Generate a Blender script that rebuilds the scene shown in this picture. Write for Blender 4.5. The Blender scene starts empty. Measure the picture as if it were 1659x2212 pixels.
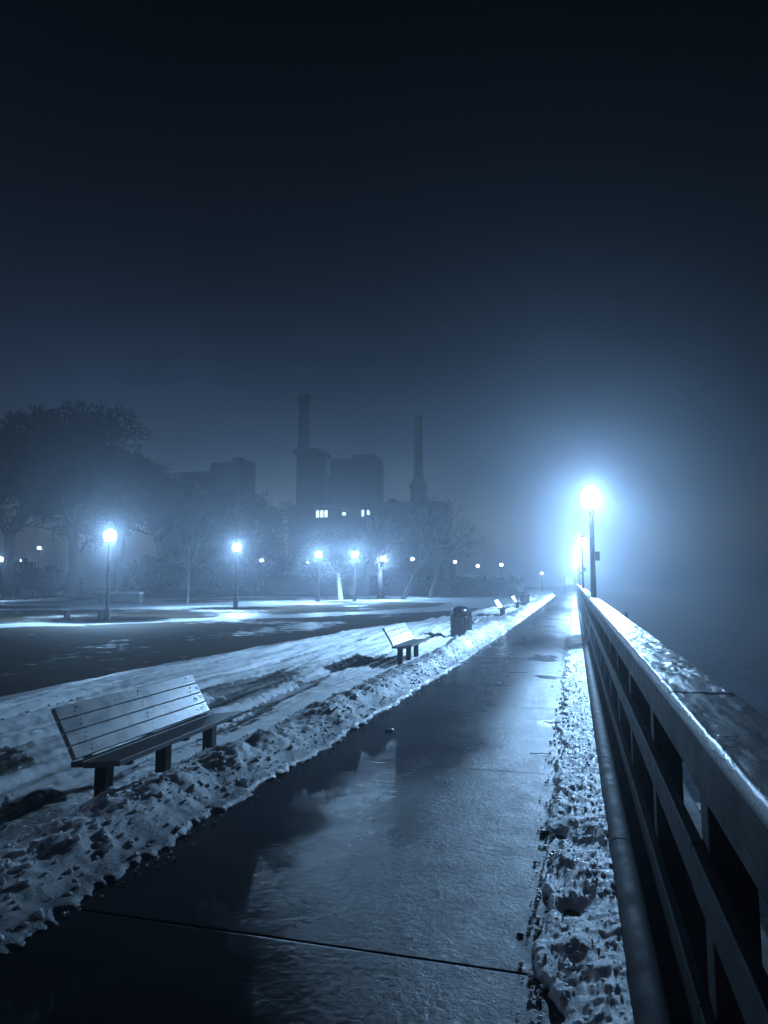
import bpy, bmesh, math, random
import numpy as np
from mathutils import Matrix, Vector

scene = bpy.context.scene
COL = scene.collection
R = math.radians

# ------------------------------------------------------------------ camera
F, H = 1500.0, 1.5                      # focal length in units of a 1659 wide picture, eye height
VX, VY, CX, CY = 1240.0, 1255.0, 829.5, 1106.0
_p = math.atan((VY - CY) / F)
_d = Vector(((VX - CX) / F, -(VY - CY) / F, -1)).normalized()
_up = Vector((0, math.cos(_p), -math.sin(_p)))
_Y = (_d - _up * _d.dot(_up)).normalized()
_X = _Y.cross(_up)
M_W = Matrix((_X, _Y, _up))             # camera axes -> world axes
cam_d = bpy.data.cameras.new('camera')
cam = bpy.data.objects.new('camera', cam_d)
COL.objects.link(cam)
cam.matrix_world = Matrix.Translation((0, 0, H)) @ M_W.to_4x4()
cam_d.sensor_fit = 'HORIZONTAL'
cam_d.sensor_width = 36
cam_d.lens = F / 1659 * 36
cam_d.clip_start = 0.05
cam_d.clip_end = 2000
scene.camera = cam

# ------------------------------------------------------------------ world, exposure
w = bpy.data.worlds.new('World')
scene.world = w
w.use_nodes = True
nt = w.node_tree
nt.nodes.clear()
sky = nt.nodes.new('ShaderNodeTexSky')
sky.sky_type = 'NISHITA'
sky.sun_disc = False
sky.sun_elevation = R(-4)
sky.sun_rotation = R(-25)
sky.air_density = 1.5
sky.dust_density = 3
tint = nt.nodes.new('ShaderNodeMix'); tint.data_type = 'RGBA'; tint.blend_type = 'MULTIPLY'
tint.inputs[0].default_value = 1
tint.inputs[7].default_value = (0.22, 0.42, 1.0, 1)
bg = nt.nodes.new('ShaderNodeBackground')
bg.inputs[1].default_value = 1.75
wo = nt.nodes.new('ShaderNodeOutputWorld')
nt.links.new(sky.outputs[0], tint.inputs[6])
# town glow: the overcast night sky is lit from below, brightest low over the horizon; fill added behind the camera
tc = nt.nodes.new('ShaderNodeTexCoord')
sp = nt.nodes.new('ShaderNodeSeparateXYZ')
mr = nt.nodes.new('ShaderNodeMapRange')
mr.inputs[1].default_value = 0.0; mr.inputs[2].default_value = 0.75
mr.inputs[3].default_value = 1.0; mr.inputs[4].default_value = 0.0
pw = nt.nodes.new('ShaderNodeMath'); pw.operation = 'POWER'; pw.inputs[1].default_value = 4.8
ml = nt.nodes.new('ShaderNodeMath'); ml.operation = 'MULTIPLY_ADD'; ml.inputs[1].default_value = 3.6; ml.inputs[2].default_value = 0.0
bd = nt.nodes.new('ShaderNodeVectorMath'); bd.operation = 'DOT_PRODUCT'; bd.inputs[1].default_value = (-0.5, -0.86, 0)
br_ = nt.nodes.new('ShaderNodeMapRange'); br_.inputs[1].default_value = -0.1; br_.inputs[2].default_value = 1.0; br_.inputs[3].default_value = 1.0; br_.inputs[4].default_value = 46.0  # sky boosted behind the camera, added as fill for the near snow and bench
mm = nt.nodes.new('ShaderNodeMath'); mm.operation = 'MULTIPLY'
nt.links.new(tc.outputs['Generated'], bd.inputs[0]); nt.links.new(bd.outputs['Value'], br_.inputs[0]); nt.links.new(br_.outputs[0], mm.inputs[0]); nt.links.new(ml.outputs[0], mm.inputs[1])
# the harbour side is dark, the town side glows; thin uneven cloud
sd = nt.nodes.new('ShaderNodeVectorMath'); sd.operation = 'DOT_PRODUCT'; sd.inputs[1].default_value = (-0.8, 0.6, 0)
sm = nt.nodes.new('ShaderNodeMapRange'); sm.inputs[1].default_value = 0.2; sm.inputs[2].default_value = 0.8; sm.inputs[3].default_value = 0.12; sm.inputs[4].default_value = 1.0
bk = nt.nodes.new('ShaderNodeMath'); bk.operation = 'MAXIMUM'
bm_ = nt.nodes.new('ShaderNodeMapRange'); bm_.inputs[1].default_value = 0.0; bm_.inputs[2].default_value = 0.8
cn = nt.nodes.new('ShaderNodeTexNoise'); cn.inputs['Scale'].default_value = 3.5; cn.inputs['Detail'].default_value = 5
cr_ = nt.nodes.new('ShaderNodeMapRange'); cr_.inputs[1].default_value = 0.3; cr_.inputs[2].default_value = 0.7; cr_.inputs[3].default_value = 0.35; cr_.inputs[4].default_value = 1.8
m3 = nt.nodes.new('ShaderNodeMath'); m3.operation = 'MULTIPLY'; m4 = nt.nodes.new('ShaderNodeMath'); m4.operation = 'MULTIPLY'
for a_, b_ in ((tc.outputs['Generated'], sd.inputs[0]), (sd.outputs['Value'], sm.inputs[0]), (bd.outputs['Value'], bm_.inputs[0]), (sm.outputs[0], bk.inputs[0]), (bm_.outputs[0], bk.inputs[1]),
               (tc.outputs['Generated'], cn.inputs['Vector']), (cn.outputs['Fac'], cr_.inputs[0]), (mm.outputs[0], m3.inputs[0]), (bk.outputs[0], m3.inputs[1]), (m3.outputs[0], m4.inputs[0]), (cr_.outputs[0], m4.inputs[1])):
    nt.links.new(a_, b_)
t2 = nt.nodes.new('ShaderNodeMix'); t2.data_type = 'RGBA'; t2.blend_type = 'MULTIPLY'; t2.inputs[0].default_value = 1
nt.links.new(tc.outputs['Generated'], sp.inputs[0]); nt.links.new(sp.outputs[2], mr.inputs[0])
nt.links.new(mr.outputs[0], pw.inputs[0]); nt.links.new(pw.outputs[0], ml.inputs[0])
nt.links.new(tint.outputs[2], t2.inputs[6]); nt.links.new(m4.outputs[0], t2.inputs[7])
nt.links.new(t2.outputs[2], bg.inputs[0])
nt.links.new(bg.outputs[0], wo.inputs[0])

vs = scene.view_settings
vs.view_transform = 'Standard'
vs.look = 'None'
vs.gamma = 1
vs.exposure = 0
cy = scene.cycles
cy.use_denoising = True
try:
    cy.denoiser = 'OPENIMAGEDENOISE'
    cy.denoising_input_passes = 'RGB_ALBEDO_NORMAL'
except Exception:
    pass
cy.max_bounces = 6
cy.diffuse_bounces = 2
cy.glossy_bounces = 3
cy.volume_bounces = 0
cy.transparent_max_bounces = 12
cy.sample_clamp_indirect = 2.0
cy.caustics_reflective = False
cy.caustics_refractive = False
cy.use_light_tree = True

LAMP_COL = (0.34, 0.62, 1.0)
LAMP_W = 5000.0
FOG, FOG_G = 0.0050, 0.81

# ------------------------------------------------------------------ numeric noise
_rng = np.random.RandomState(7)
_perm = _rng.permutation(1024)
_gr = np.stack([np.cos(_rng.rand(1024) * 6.2832), np.sin(_rng.rand(1024) * 6.2832)], 1)
_an = _rng.rand(1024) * 6.2832
_gr = np.stack([np.cos(_an), np.sin(_an)], 1)


def pn(x, y, seed=0):
    x = np.asarray(x, float) + seed * 17.31
    y = np.asarray(y, float) + seed * 9.77
    xi = np.floor(x).astype(int); yi = np.floor(y).astype(int)
    xf = x - xi; yf = y - yi
    u = xf ** 3 * (xf * (xf * 6 - 15) + 10); v = yf ** 3 * (yf * (yf * 6 - 15) + 10)

    def g(a, b):
        k = _perm[(_perm[(xi + a) & 1023] + yi + b) & 1023]
        return _gr[k, 0] * (xf - a) + _gr[k, 1] * (yf - b)
    n0 = g(0, 0) * (1 - u) + g(1, 0) * u
    n1 = g(0, 1) * (1 - u) + g(1, 1) * u
    return (n0 * (1 - v) + n1 * v) * 1.5


def fbm(x, y, o=4, seed=0, gain=0.5):
    s = 0; a = 1; f = 1
    for i in range(o):
        s = s + a * pn(x * f, y * f, seed + i * 3)
        a *= gain; f *= 2.03
    return s


def billow(x, y, o=3, seed=0, gain=0.5):
    """rounded lumps with narrow creases, about -0.4 to 1"""
    s = 0; a = 1; f = 1
    for i in range(o):
        s = s + a * (2.0 * np.sqrt(pn(x * f, y * f, seed + i * 3) ** 2 + 0.004) - 0.5)
        a *= gain; f *= 2.1
    return s


def sst(a, b, x):
    t = np.clip((x - a) / (b - a), 0, 1)
    return t * t * (3 - 2 * t)


# ------------------------------------------------------------------ materials
def new_mat(name):
    m = bpy.data.materials.new(name)
    m.use_nodes = True
    n = m.node_tree
    b = n.nodes['Principled BSDF']
    return m, n, b


def N(n, t, **k):
    x = n.nodes.new(t)
    for a, v in k.items():
        setattr(x, a, v)
    return x


def noise(n, scale, detail=4, rough=0.55, vec=None, dist=0):
    x = N(n, 'ShaderNodeTexNoise')
    x.inputs['Scale'].default_value = scale
    x.inputs['Detail'].default_value = detail
    x.inputs['Roughness'].default_value = rough
    x.inputs['Distortion'].default_value = dist
    if vec is not None:
        n.links.new(vec, x.inputs['Vector'])
    return x.outputs['Fac']


def ramp(n, fac, stops):
    x = N(n, 'ShaderNodeValToRGB')
    els = x.color_ramp.elements
    while len(els) < len(stops):
        els.new(0.5)
    for e, (p, c) in zip(els, stops):
        e.position = p
        e.color = (c, c, c, 1) if not hasattr(c, '__len__') else (*c, 1)
    n.links.new(fac, x.inputs[0])
    return x.outputs[0]


def mixc(n, f, a, b):
    x = N(n, 'ShaderNodeMix', data_type='RGBA')
    for s, v in ((0, f), (6, a), (7, b)):
        if isinstance(v, bpy.types.NodeSocket):
            n.links.new(v, x.inputs[s])
        elif s == 0:
            x.inputs[0].default_value = v
        else:
            x.inputs[s].default_value = (*v, 1)
    return x.outputs[2]


def mathn(n, op, a, b=0.0, clamp=False):
    x = N(n, 'ShaderNodeMath', operation=op, use_clamp=clamp)
    for s, v in ((0, a), (1, b)):
        if isinstance(v, bpy.types.NodeSocket):
            n.links.new(v, x.inputs[s])
        else:
            x.inputs[s].default_value = v
    return x.outputs[0]


def bump(n, b, h, strength, dist=0.01, prev=None):
    x = N(n, 'ShaderNodeBump')
    x.inputs['Strength'].default_value = strength
    x.inputs['Distance'].default_value = dist
    n.links.new(h, x.inputs['Height'])
    if prev is not None:
        n.links.new(prev, x.inputs['Normal'])
    n.links.new(x.outputs[0], b.inputs['Normal'])
    return x.outputs[0]


def objc(n, scale=(1, 1, 1)):
    t = N(n, 'ShaderNodeTexCoord')
    m = N(n, 'ShaderNodeMapping')
    m.inputs['Scale'].default_value = scale
    n.links.new(t.outputs['Object'], m.inputs[0])
    return m.outputs[0]


def attr(n, name):
    a = N(n, 'ShaderNodeAttribute', attribute_name=name)
    return a.outputs['Fac']


def mat_simple(name, col, rough=0.6, metal=0.0, var=0.35, scale=6.0, bstr=0.3, stretch=(1, 1, 1), coat=0.0):
    m, n, b = new_mat(name)
    v = objc(n, stretch)
    f = noise(n, scale, 5, 0.6, v)
    c = mixc(n, ramp(n, f, [(0.3, 0.0), (0.7, 1.0)]), tuple(x * (1 - var) for x in col), tuple(min(1, x * (1 + var)) for x in col))
    n.links.new(c, b.inputs['Base Color'])
    n.links.new(ramp(n, noise(n, scale * 2.3, 3, 0.5, v), [(0.2, max(0.03, rough - 0.12)), (0.8, min(1, rough + 0.12))]), b.inputs['Roughness'])
    b.inputs['Metallic'].default_value = metal
    b.inputs['Coat Weight'].default_value = coat
    b.inputs['Coat Roughness'].default_value = 0.15
    bump(n, b, noise(n, scale * 6, 4, 0.6, v), bstr, 0.004)
    return m


def mat_snow():
    m, n, b = new_mat('snow')
    v = objc(n)
    d = attr(n, 'dirt')          # where the ground shows through
    sl = attr(n, 'slush')        # grey wet slush
    big = noise(n, 2.2, 5, 0.6, v)
    base = mixc(n, ramp(n, big, [(0.3, 0.0), (0.7, 1.0)]), (0.78, 0.80, 0.81), (0.90, 0.92, 0.93))
    base = mixc(n, sl, base, (0.20, 0.22, 0.25))
    spk = ramp(n, noise(n, 40, 3, 0.65, v, 0.6), [(0.67, 0.0), (0.70, 1.0)])
    spk2 = ramp(n, noise(n, 2.7, 2, 0.5, v), [(0.42, 0.0), (0.6, 1.0)])
    sp = mathn(n, 'MULTIPLY', spk, spk2)
    base = mixc(n, mathn(n, 'MULTIPLY', sp, 0.85), base, (0.045, 0.04, 0.035))
    soil = mixc(n, ramp(n, noise(n, 14, 4, 0.6, v), [(0.35, 0.0), (0.65, 1.0)]), (0.018, 0.017, 0.015), (0.05, 0.045, 0.038))
    edge = mathn(n, 'ADD', d, mathn(n, 'MULTIPLY', mathn(n, 'SUBTRACT', noise(n, 9, 4, 0.65, v), 0.5), 1.1))
    dm = ramp(n, edge, [(0.46, 0.0), (0.56, 1.0)])
    n.links.new(mixc(n, dm, base, soil), b.inputs['Base Color'])
    r = ramp(n, noise(n, 31, 3, 0.6, v), [(0.3, 0.22), (0.65, 0.7)])
    rr = mixc(n, sl, r, (0.25, 0.25, 0.25))
    n.links.new(rr, b.inputs['Roughness'])
    b.inputs['Specular IOR Level'].default_value = 0.5
    b.inputs['Subsurface Weight'].default_value = 0.35
    b.inputs['Subsurface Radius'].default_value = (0.9, 1.0, 1.0)
    b.inputs['Subsurface Scale'].default_value = 0.05
    n1 = bump(n, b, noise(n, 26, 7, 0.75, v, 0.5), 0.55, 0.018)
    bump(n, b, noise(n, 90, 5, 0.75, v), 0.8, 0.007, n1)
    return m


def mat_ground():
    m, n, b = new_mat('winter_grass')
    v = objc(n)
    s = attr(n, 'snow')
    g = mixc(n, ramp(n, noise(n, 0.9, 6, 0.65, v), [(0.3, 0.0), (0.7, 1.0)]), (0.012, 0.010, 0.006), (0.036, 0.029, 0.018))
    g = mixc(n, ramp(n, noise(n, 24, 4, 0.7, v), [(0.35, 0.0), (0.7, 1.0)]), g, (0.055, 0.043, 0.027))
    e = mathn(n, 'ADD', s, mathn(n, 'MULTIPLY', mathn(n, 'SUBTRACT', noise(n, 2.6, 6, 0.7, v), 0.5), 0.9))
    sm = ramp(n, e, [(0.45, 0.0), (0.58, 1.0)])
    n.links.new(mixc(n, sm, g, (0.32, 0.34, 0.36)), b.inputs['Base Color'])
    n.links.new(ramp(n, sm, [(0.0, 0.85), (1.0, 0.42)]), b.inputs['Roughness'])
    n.links.new(ramp(n, sm, [(0.0, 0.06), (1.0, 0.4)]), b.inputs['Specular IOR Level'])
    n1 = bump(n, b, noise(n, 5, 6, 0.7, v), 0.6, 0.06)
    bump(n, b, noise(n, 45, 4, 0.7, v), 0.6, 0.02, n1)
    return m


def mat_path():
    m, n, b = new_mat('wet_concrete')
    v = objc(n)
    wet = attr(n, 'wet')
    e = mathn(n, 'ADD', wet, mathn(n, 'MULTIPLY', mathn(n, 'SUBTRACT', noise(n, 3.2, 7, 0.68, v, 0.4), 0.5), 0.6))
    wm = ramp(n, e, [(0.10, 0.0), (0.92, 1.0)])
    dry = mixc(n, ramp(n, noise(n, 3.5, 6, 0.65, v), [(0.3, 0.0), (0.7, 1.0)]), (0.030, 0.031, 0.033), (0.075, 0.077, 0.080))
    dry = mixc(n, ramp(n, noise(n, 160, 2, 0.6, v), [(0.55, 0.0), (0.7, 1.0)]), dry, (0.05, 0.05, 0.05))
    film = mixc(n, ramp(n, noise(n, 1.7, 5, 0.6, v), [(0.3, 0.0), (0.7, 1.0)]), (0.012, 0.012, 0.013), (0.030, 0.030, 0.032))
    n.links.new(mixc(n, wm, dry, film), b.inputs['Base Color'])
    rd = ramp(n, noise(n, 6, 4, 0.6, v), [(0.3, 0.38), (0.7, 0.54)])
    b.inputs['Specular IOR Level'].default_value = 0.22
    rw = ramp(n, noise(n, 2.5, 4, 0.6, v), [(0.3, 0.12), (0.7, 0.26)])
    n.links.new(mixc(n, wm, rd, rw), b.inputs['Roughness'])
    inv = mathn(n, 'SUBTRACT', 1.0, wm)
    h1 = mathn(n, 'MULTIPLY', noise(n, 28, 6, 0.72, v, 0.5), mathn(n, 'ADD', mathn(n, 'MULTIPLY', inv, 0.9), 0.1))
    n1 = bump(n, b, h1, 0.6, 0.015)
    h2 = mathn(n, 'MULTIPLY', noise(n, 130, 3, 0.7, v), mathn(n, 'ADD', mathn(n, 'MULTIPLY', inv, 0.92), 0.08))
    bump(n, b, h2, 0.6, 0.003, n1)
    return m


def mat_wood(name, dark, light, rough, axis='Y', coat=0.0, frost=False, spec=0.5):
    m, n, b = new_mat(name)
    st = {'Y': (9, 0.5, 9), 'X': (0.5, 9, 9), 'Z': (9, 9, 0.5)}[axis]
    v = objc(n, st)
    vo = objc(n)
    g = noise(n, 5, 6, 0.65, v, 0.4)
    c = mixc(n, ramp(n, g, [(0.3, 0.0), (0.7, 1.0)]), dark, light)
    n.links.new(c, b.inputs['Base Color'])
    n.links.new(ramp(n, noise(n, 7, 4, 0.6, vo), [(0.3, rough - 0.08), (0.7, rough + 0.12)]), b.inputs['Roughness'])
    b.inputs['Coat Weight'].default_value = coat
    b.inputs['Coat Roughness'].default_value = 0.12
    b.inputs['Specular IOR Level'].default_value = spec
    if frost:
        s = attr(n, 'snow')
        e = mathn(n, 'ADD', s, mathn(n, 'MULTIPLY', mathn(n, 'SUBTRACT', noise(n, 26, 6, 0.75, vo, 0.5), 0.5), 0.8))
        sm = ramp(n, e, [(0.44, 0.0), (0.60, 1.0)])
        n.links.new(mixc(n, sm, c, (0.72, 0.76, 0.80)), b.inputs['Base Color'])
        n1 = bump(n, b, noise(n, 45, 5, 0.7, vo), 0.18, 0.008)
        bump(n, b, mathn(n, 'ADD', sm, noise(n, 160, 3, 0.7, vo)), 0.5, 0.004, n1)
    else:
        bump(n, b, noise(n, 14, 5, 0.65, v), 0.4, 0.004)
    return m


def mat_emit(name, col, s):
    m, n, b = new_mat(name)
    b.inputs['Base Color'].default_value = (*col, 1)
    b.inputs['Emission Color'].default_value = (*col, 1)
    b.inputs['Emission Strength'].default_value = s
    return m


def mat_glow_glass(name, col, s):
    """lantern glass: gives off light and lets the lamp inside shine through"""
    m, n, b = new_mat(name)
    n.nodes.remove(b)
    e = N(n, 'ShaderNodeEmission'); e.inputs[0].default_value = (*col, 1); e.inputs[1].default_value = s
    t = N(n, 'ShaderNodeBsdfTransparent')
    mx = N(n, 'ShaderNodeMixShader'); mx.inputs[0].default_value = 0.25
    n.links.new(t.outputs[0], mx.inputs[1]); n.links.new(e.outputs[0], mx.inputs[2])
    n.links.new(mx.outputs[0], n.nodes['Material Output'].inputs[0])
    m.cycles.emission_sampling = 'NONE'
    return m


def mat_facade(name, col):
    m, n, b = new_mat(name)
    v = objc(n)
    f = noise(n, 0.12, 5, 0.6, v)
    br = N(n, 'ShaderNodeTexBrick')
    br.inputs['Scale'].default_value = 1.0
    br.inputs['Color1'].default_value = (*col, 1)
    br.inputs['Color2'].default_value = (*[x * 0.75 for x in col], 1)
    br.inputs['Mortar'].default_value = (*[x * 0.5 for x in col], 1)
    n.links.new(v, br.inputs['Vector'])
    n.links.new(mixc(n, f, br.outputs[0], tuple(x * 0.5 for x in col)), b.inputs['Base Color'])
    b.inputs['Roughness'].default_value = 0.9
    return m


def mat_water():
    m, n, b = new_mat('harbour_water')
    v = objc(n, (1, 0.6, 1))
    b.inputs['Base Color'].default_value = (0.010, 0.016, 0.022, 1)
    b.inputs['Roughness'].default_value = 0.12
    b.inputs['IOR'].default_value = 1.33
    n1 = bump(n, b, noise(n, 1.5, 4, 0.6, v), 0.35, 0.12)
    bump(n, b, noise(n, 7, 3, 0.6, v), 0.25, 0.03, n1)
    return m


M = dict(
    snow=mat_snow(), ground=mat_ground(), path=mat_path(),
    joint=mat_simple('joint_filler', (0.035, 0.035, 0.036), 0.6),
    rail=mat_wood('weathered_rail', (0.015, 0.016, 0.017), (0.042, 0.043, 0.045), 0.6, spec=0.3),
    cap=mat_wood('frosted_rail_cap', (0.03, 0.031, 0.033), (0.09, 0.09, 0.09), 0.32, frost=True),
    post=mat_wood('timber_post', (0.02, 0.02, 0.02), (0.05, 0.05, 0.05), 0.6, 'Z'),
    curb=mat_wood('tarred_timber', (0.010, 0.010, 0.011), (0.028, 0.028, 0.030), 0.7, spec=0.10),
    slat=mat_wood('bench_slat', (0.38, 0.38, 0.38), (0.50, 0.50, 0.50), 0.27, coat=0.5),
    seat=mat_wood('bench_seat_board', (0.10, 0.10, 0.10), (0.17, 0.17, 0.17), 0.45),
    metal=mat_simple('black_iron', (0.02, 0.02, 0.022), 0.42, 0.3),
    steel=mat_simple('galvanised_bolt', (0.35, 0.36, 0.38), 0.3, 1.0),
    binslat=mat_wood('bin_slat', (0.015, 0.015, 0.017), (0.05, 0.05, 0.055), 0.4, 'Z'),
    lid=mat_simple('bin_lid_plastic', (0.012, 0.012, 0.014), 0.3),
    concrete=mat_simple('seawall_concrete', (0.10, 0.10, 0.10), 0.8, 0, 0.4, 3),
    ice=mat_simple('ice', (0.85, 0.87, 0.9), 0.2, 0, 0.15, 30, 0.6),
    bark=mat_simple('bark', (0.035, 0.032, 0.03), 0.9, 0, 0.4, 8, 0.5, (1, 1, 0.25)),
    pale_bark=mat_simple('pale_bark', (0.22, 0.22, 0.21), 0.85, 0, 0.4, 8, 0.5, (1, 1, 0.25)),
    twig=mat_simple('twig', (0.014, 0.013, 0.012), 0.9),
    leafdark=mat_simple('evergreen', (0.02, 0.025, 0.02), 0.8),
    brick=mat_facade('power_station_brick', (0.12, 0.09, 0.08)),
    conc_b=mat_facade('boiler_house_cladding', (0.14, 0.14, 0.15)),
    window=mat_emit('lit_window', (0.62, 0.85, 1.0), 3.0),
    darkglass=mat_simple('dark_window', (0.01, 0.012, 0.015), 0.15),
    glass=mat_glow_glass('lantern_glass', (0.72, 0.92, 1.0), 30.0),
    water=mat_water(),
    debris=mat_simple('wet_debris', (0.012, 0.011, 0.010), 0.5),
    white=mat_simple('white_paint', (0.7, 0.72, 0.75), 0.5, 0, 0.08),
)

# ------------------------------------------------------------------ object helpers


def tag(o, label=None, cat=None, group=None, kind=None):
    if label: o['label'] = label
    if cat: o['category'] = cat
    if group: o['group'] = group
    if kind: o['kind'] = kind
    return o


def empty(name, loc, rz=0.0):
    o = bpy.data.objects.new(name, None)
    o.empty_display_size = 0.2
    COL.objects.link(o)
    o.location = loc
    o.rotation_euler = (0, 0, rz)
    return o


def link(name, me, parent=None):
    o = bpy.data.objects.new(name, me)
    COL.objects.link(o)
    if parent is not None:
        o.parent = parent
    return o


def copy_tree(o, parent=None):
    c = o.copy()
    COL.objects.link(c)
    c.parent = parent
    for ch in list(o.children):
        copy_tree(ch, c)
    return c


class MB:
    def __init__(s):
        s.v = []; s.f = []

    def add(s, vs_, fs):
        k = len(s.v)
        s.v.extend([tuple(p) for p in vs_])
        s.f.extend([tuple(i + k for i in f) for f in fs])

    def box(s, x0, y0, z0, x1, y1, z1, bev=0.0):
        if bev <= 0:
            vs_ = [(x, y, z) for x in (x0, x1) for y in (y0, y1) for z in (z0, z1)]
            fs = [(0, 1, 3, 2), (4, 6, 7, 5), (0, 4, 5, 1), (2, 3, 7, 6), (0, 2, 6, 4), (1, 5, 7, 3)]
            s.add(vs_, fs)
            return
        bm = bmesh.new()
        bmesh.ops.create_cube(bm, size=1)
        for q in bm.verts:
            q.co = Vector(((x0 + x1) / 2 + q.co.x * (x1 - x0), (y0 + y1) / 2 + q.co.y * (y1 - y0), (z0 + z1) / 2 + q.co.z * (z1 - z0)))
        bmesh.ops.bevel(bm, geom=bm.edges[:], offset=bev, segments=2, affect='EDGES', profile=0.5)
        s.bm(bm)

    def bm(s, bm, mat=None):
        bm.verts.index_update()
        s.add([(mat @ q.co if mat else q.co) for q in bm.verts], [[q.index for q in f.verts] for f in bm.faces])
        bm.free()

    def obox(s, c, ax, ay, az, hx, hy, hz, bev=0.004):
        bm = bmesh.new()
        bmesh.ops.create_cube(bm, size=2)
        for q in bm.verts:
            q.co = Vector((q.co.x * hx, q.co.y * hy, q.co.z * hz))
        if bev > 0:
            bmesh.ops.bevel(bm, geom=bm.edges[:], offset=bev, segments=2, affect='EDGES', profile=0.5)
        m = Matrix((ax, ay, az)).transposed().to_4x4()
        m.translation = Vector(c)
        s.bm(bm, m)

    def lathe(s, prof, seg=24, cx=0, cy=0, flute=0, fl=0.0):
        n = len(prof)
        vs_ = []
        for (r, z) in prof:
            for k in range(seg):
                a = 2 * math.pi * k / seg
                rr = r * (1 + (fl * math.cos(a * flute) if flute else 0))
                vs_.append((cx + rr * math.cos(a), cy + rr * math.sin(a), z))
        fs = []
        for i in range(n - 1):
            for k in range(seg):
                a = i * seg + k; b = i * seg + (k + 1) % seg
                fs.append((a, b, b + seg, a + seg))
        fs.append(tuple(range(seg))[::-1])
        fs.append(tuple((n - 1) * seg + k for k in range(seg)))
        s.add(vs_, fs)

    def tube(s, p0, p1, r0, r1, seg=6):
        p0 = Vector(p0); p1 = Vector(p1)
        d = (p1 - p0)
        if d.length < 1e-6: return
        d.normalize()
        a = d.orthogonal().normalized(); b = d.cross(a)
        vs_ = []
        for p, r in ((p0, r0), (p1, r1)):
            for k in range(seg):
                t = 2 * math.pi * k / seg
                vs_.append(p + (a * math.cos(t) + b * math.sin(t)) * r)
        fs = [(k, (k + 1) % seg, seg + (k + 1) % seg, seg + k) for k in range(seg)]
        s.add(vs_, fs)

    def build(s, name, mat, parent=None, smooth=False, loc=None):
        me = bpy.data.meshes.new(name)
        me.from_pydata(s.v, [], s.f)
        me.materials.append(mat)
        if smooth:
            me.shade_smooth()
            try:
                me.set_sharp_from_angle(angle=R(40))
            except Exception:
                pass
        me.update()
        o = link(name, me, parent)
        if loc: o.location = loc
        return o


def grid_mesh(name, P, mat, attrs=None, parent=None, smooth=True, mask=None):
    """P: (ny, nx, 3) array"""
    ny, nx = P.shape[:2]
    idx = np.arange(ny * nx).reshape(ny, nx)
    q = np.stack([idx[:-1, :-1], idx[:-1, 1:], idx[1:, 1:], idx[1:, :-1]], -1).reshape(-1, 4)
    if mask is not None:
        q = q[mask[:-1, :-1].reshape(-1)]
    me = bpy.data.meshes.new(name)
    me.vertices.add(ny * nx)
    me.vertices.foreach_set('co', P.reshape(-1).astype(np.float32))
    me.loops.add(len(q) * 4)
    me.loops.foreach_set('vertex_index', q.reshape(-1).astype(np.int32))
    me.polygons.add(len(q))
    me.polygons.foreach_set('loop_start', (np.arange(len(q)) * 4).astype(np.int32))
    me.update(calc_edges=True)
    me.validate()
    for k, a in (attrs or {}).items():
        at = me.attributes.new(k, 'FLOAT', 'POINT')
        at.data.foreach_set('value', a.reshape(-1).astype(np.float32))
    me.materials.append(mat)
    if smooth: me.shade_smooth()
    return link(name, me, parent)


def geo_rows(y0, y1, step0, ratio):
    ys = [y0]; s_ = step0
    while ys[-1] < y1:
        s_ = max(step0, ys[-1] * ratio)
        ys.append(ys[-1] + s_)
    return np.array(ys)


# ------------------------------------------------------------------ terrain shapes
def path_left(y):                    # where the concrete meets the snow bank
    return np.interp(y, [0, 3, 8.5, 13, 27, 60, 120], [-2.36, -2.30, -2.18, -2.06, -1.95, -1.9, -1.9])


LAND = -0.10                          # lawn level beside the path

# ground sheet (lawn with far snow strips)
gy = np.concatenate([geo_rows(-9.0, 1.2, 0.5, 0.01), geo_rows(1.3, 222, 0.12, 0.012)])
gx = np.concatenate([-geo_rows(6.0, 235, 0.12, 0.014)[::-1], np.linspace(-5.9, -2.0, 40), np.array([-1.0, 0.10])])
GX, GY = np.meshgrid(gx, gy)
z = LAND + 0.03 * fbm(GX * 0.25, GY * 0.25, 4, 2)
z = np.where(GX > -2.6, -0.14, z)
dist = -GX
# snow strips: an inner loop path curving up towards the promenade, patches under lamps
line1 = np.interp(GY, [0, 17, 21, 25, 31, 40, 60, 90], [-40, -20.5, -19.5, -16.4, -11.5, -7.5, -6.0, -5.0])
w1 = np.interp(GY, [0, 20, 30, 45, 90], [1.6, 1.6, 2.2, 2.2, 3])
sn = np.exp(-((GX - line1 + 0.8 * fbm(GX * .1, GY * .1, 2, 5)) / w1) ** 2) * 0.95
line2 = np.interp(GY, [0, 25, 34, 46, 60, 74, 100], [-90, -42, -28, -21, -13, -4, 5])
sn = np.maximum(sn, 0.95 * np.exp(-((GX - line2) / 4.5) ** 2) * sst(20, 30, GY))
sn = np.maximum(sn, (0.50 + 0.45 * fbm(GX * .09, GY * .06, 3, 9)) * sst(26, 40, GY + 0.25 * GX * 0))
sn = np.maximum(sn, 0.33 + 0.38 * fbm(GX * .22, GY * .13, 3, 12))
near_edge = np.interp(GY, [0, 7, 15, 22, 30, 45, 80], [-7.2, -7.1, -6.9, -6.4, -5.0, -4.4, -4.2])
sn = np.where(GX > near_edge - 0.6, 0.9, np.where(GY < 16, np.minimum(sn, 0.40 + 0.1 * pn(GX * .4, GY * .4)), sn))
grd = grid_mesh('ground', np.stack([GX, GY, z], -1), M['ground'], {'snow': np.clip(sn, 0, 1)})
tag(grd, kind='structure')

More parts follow.
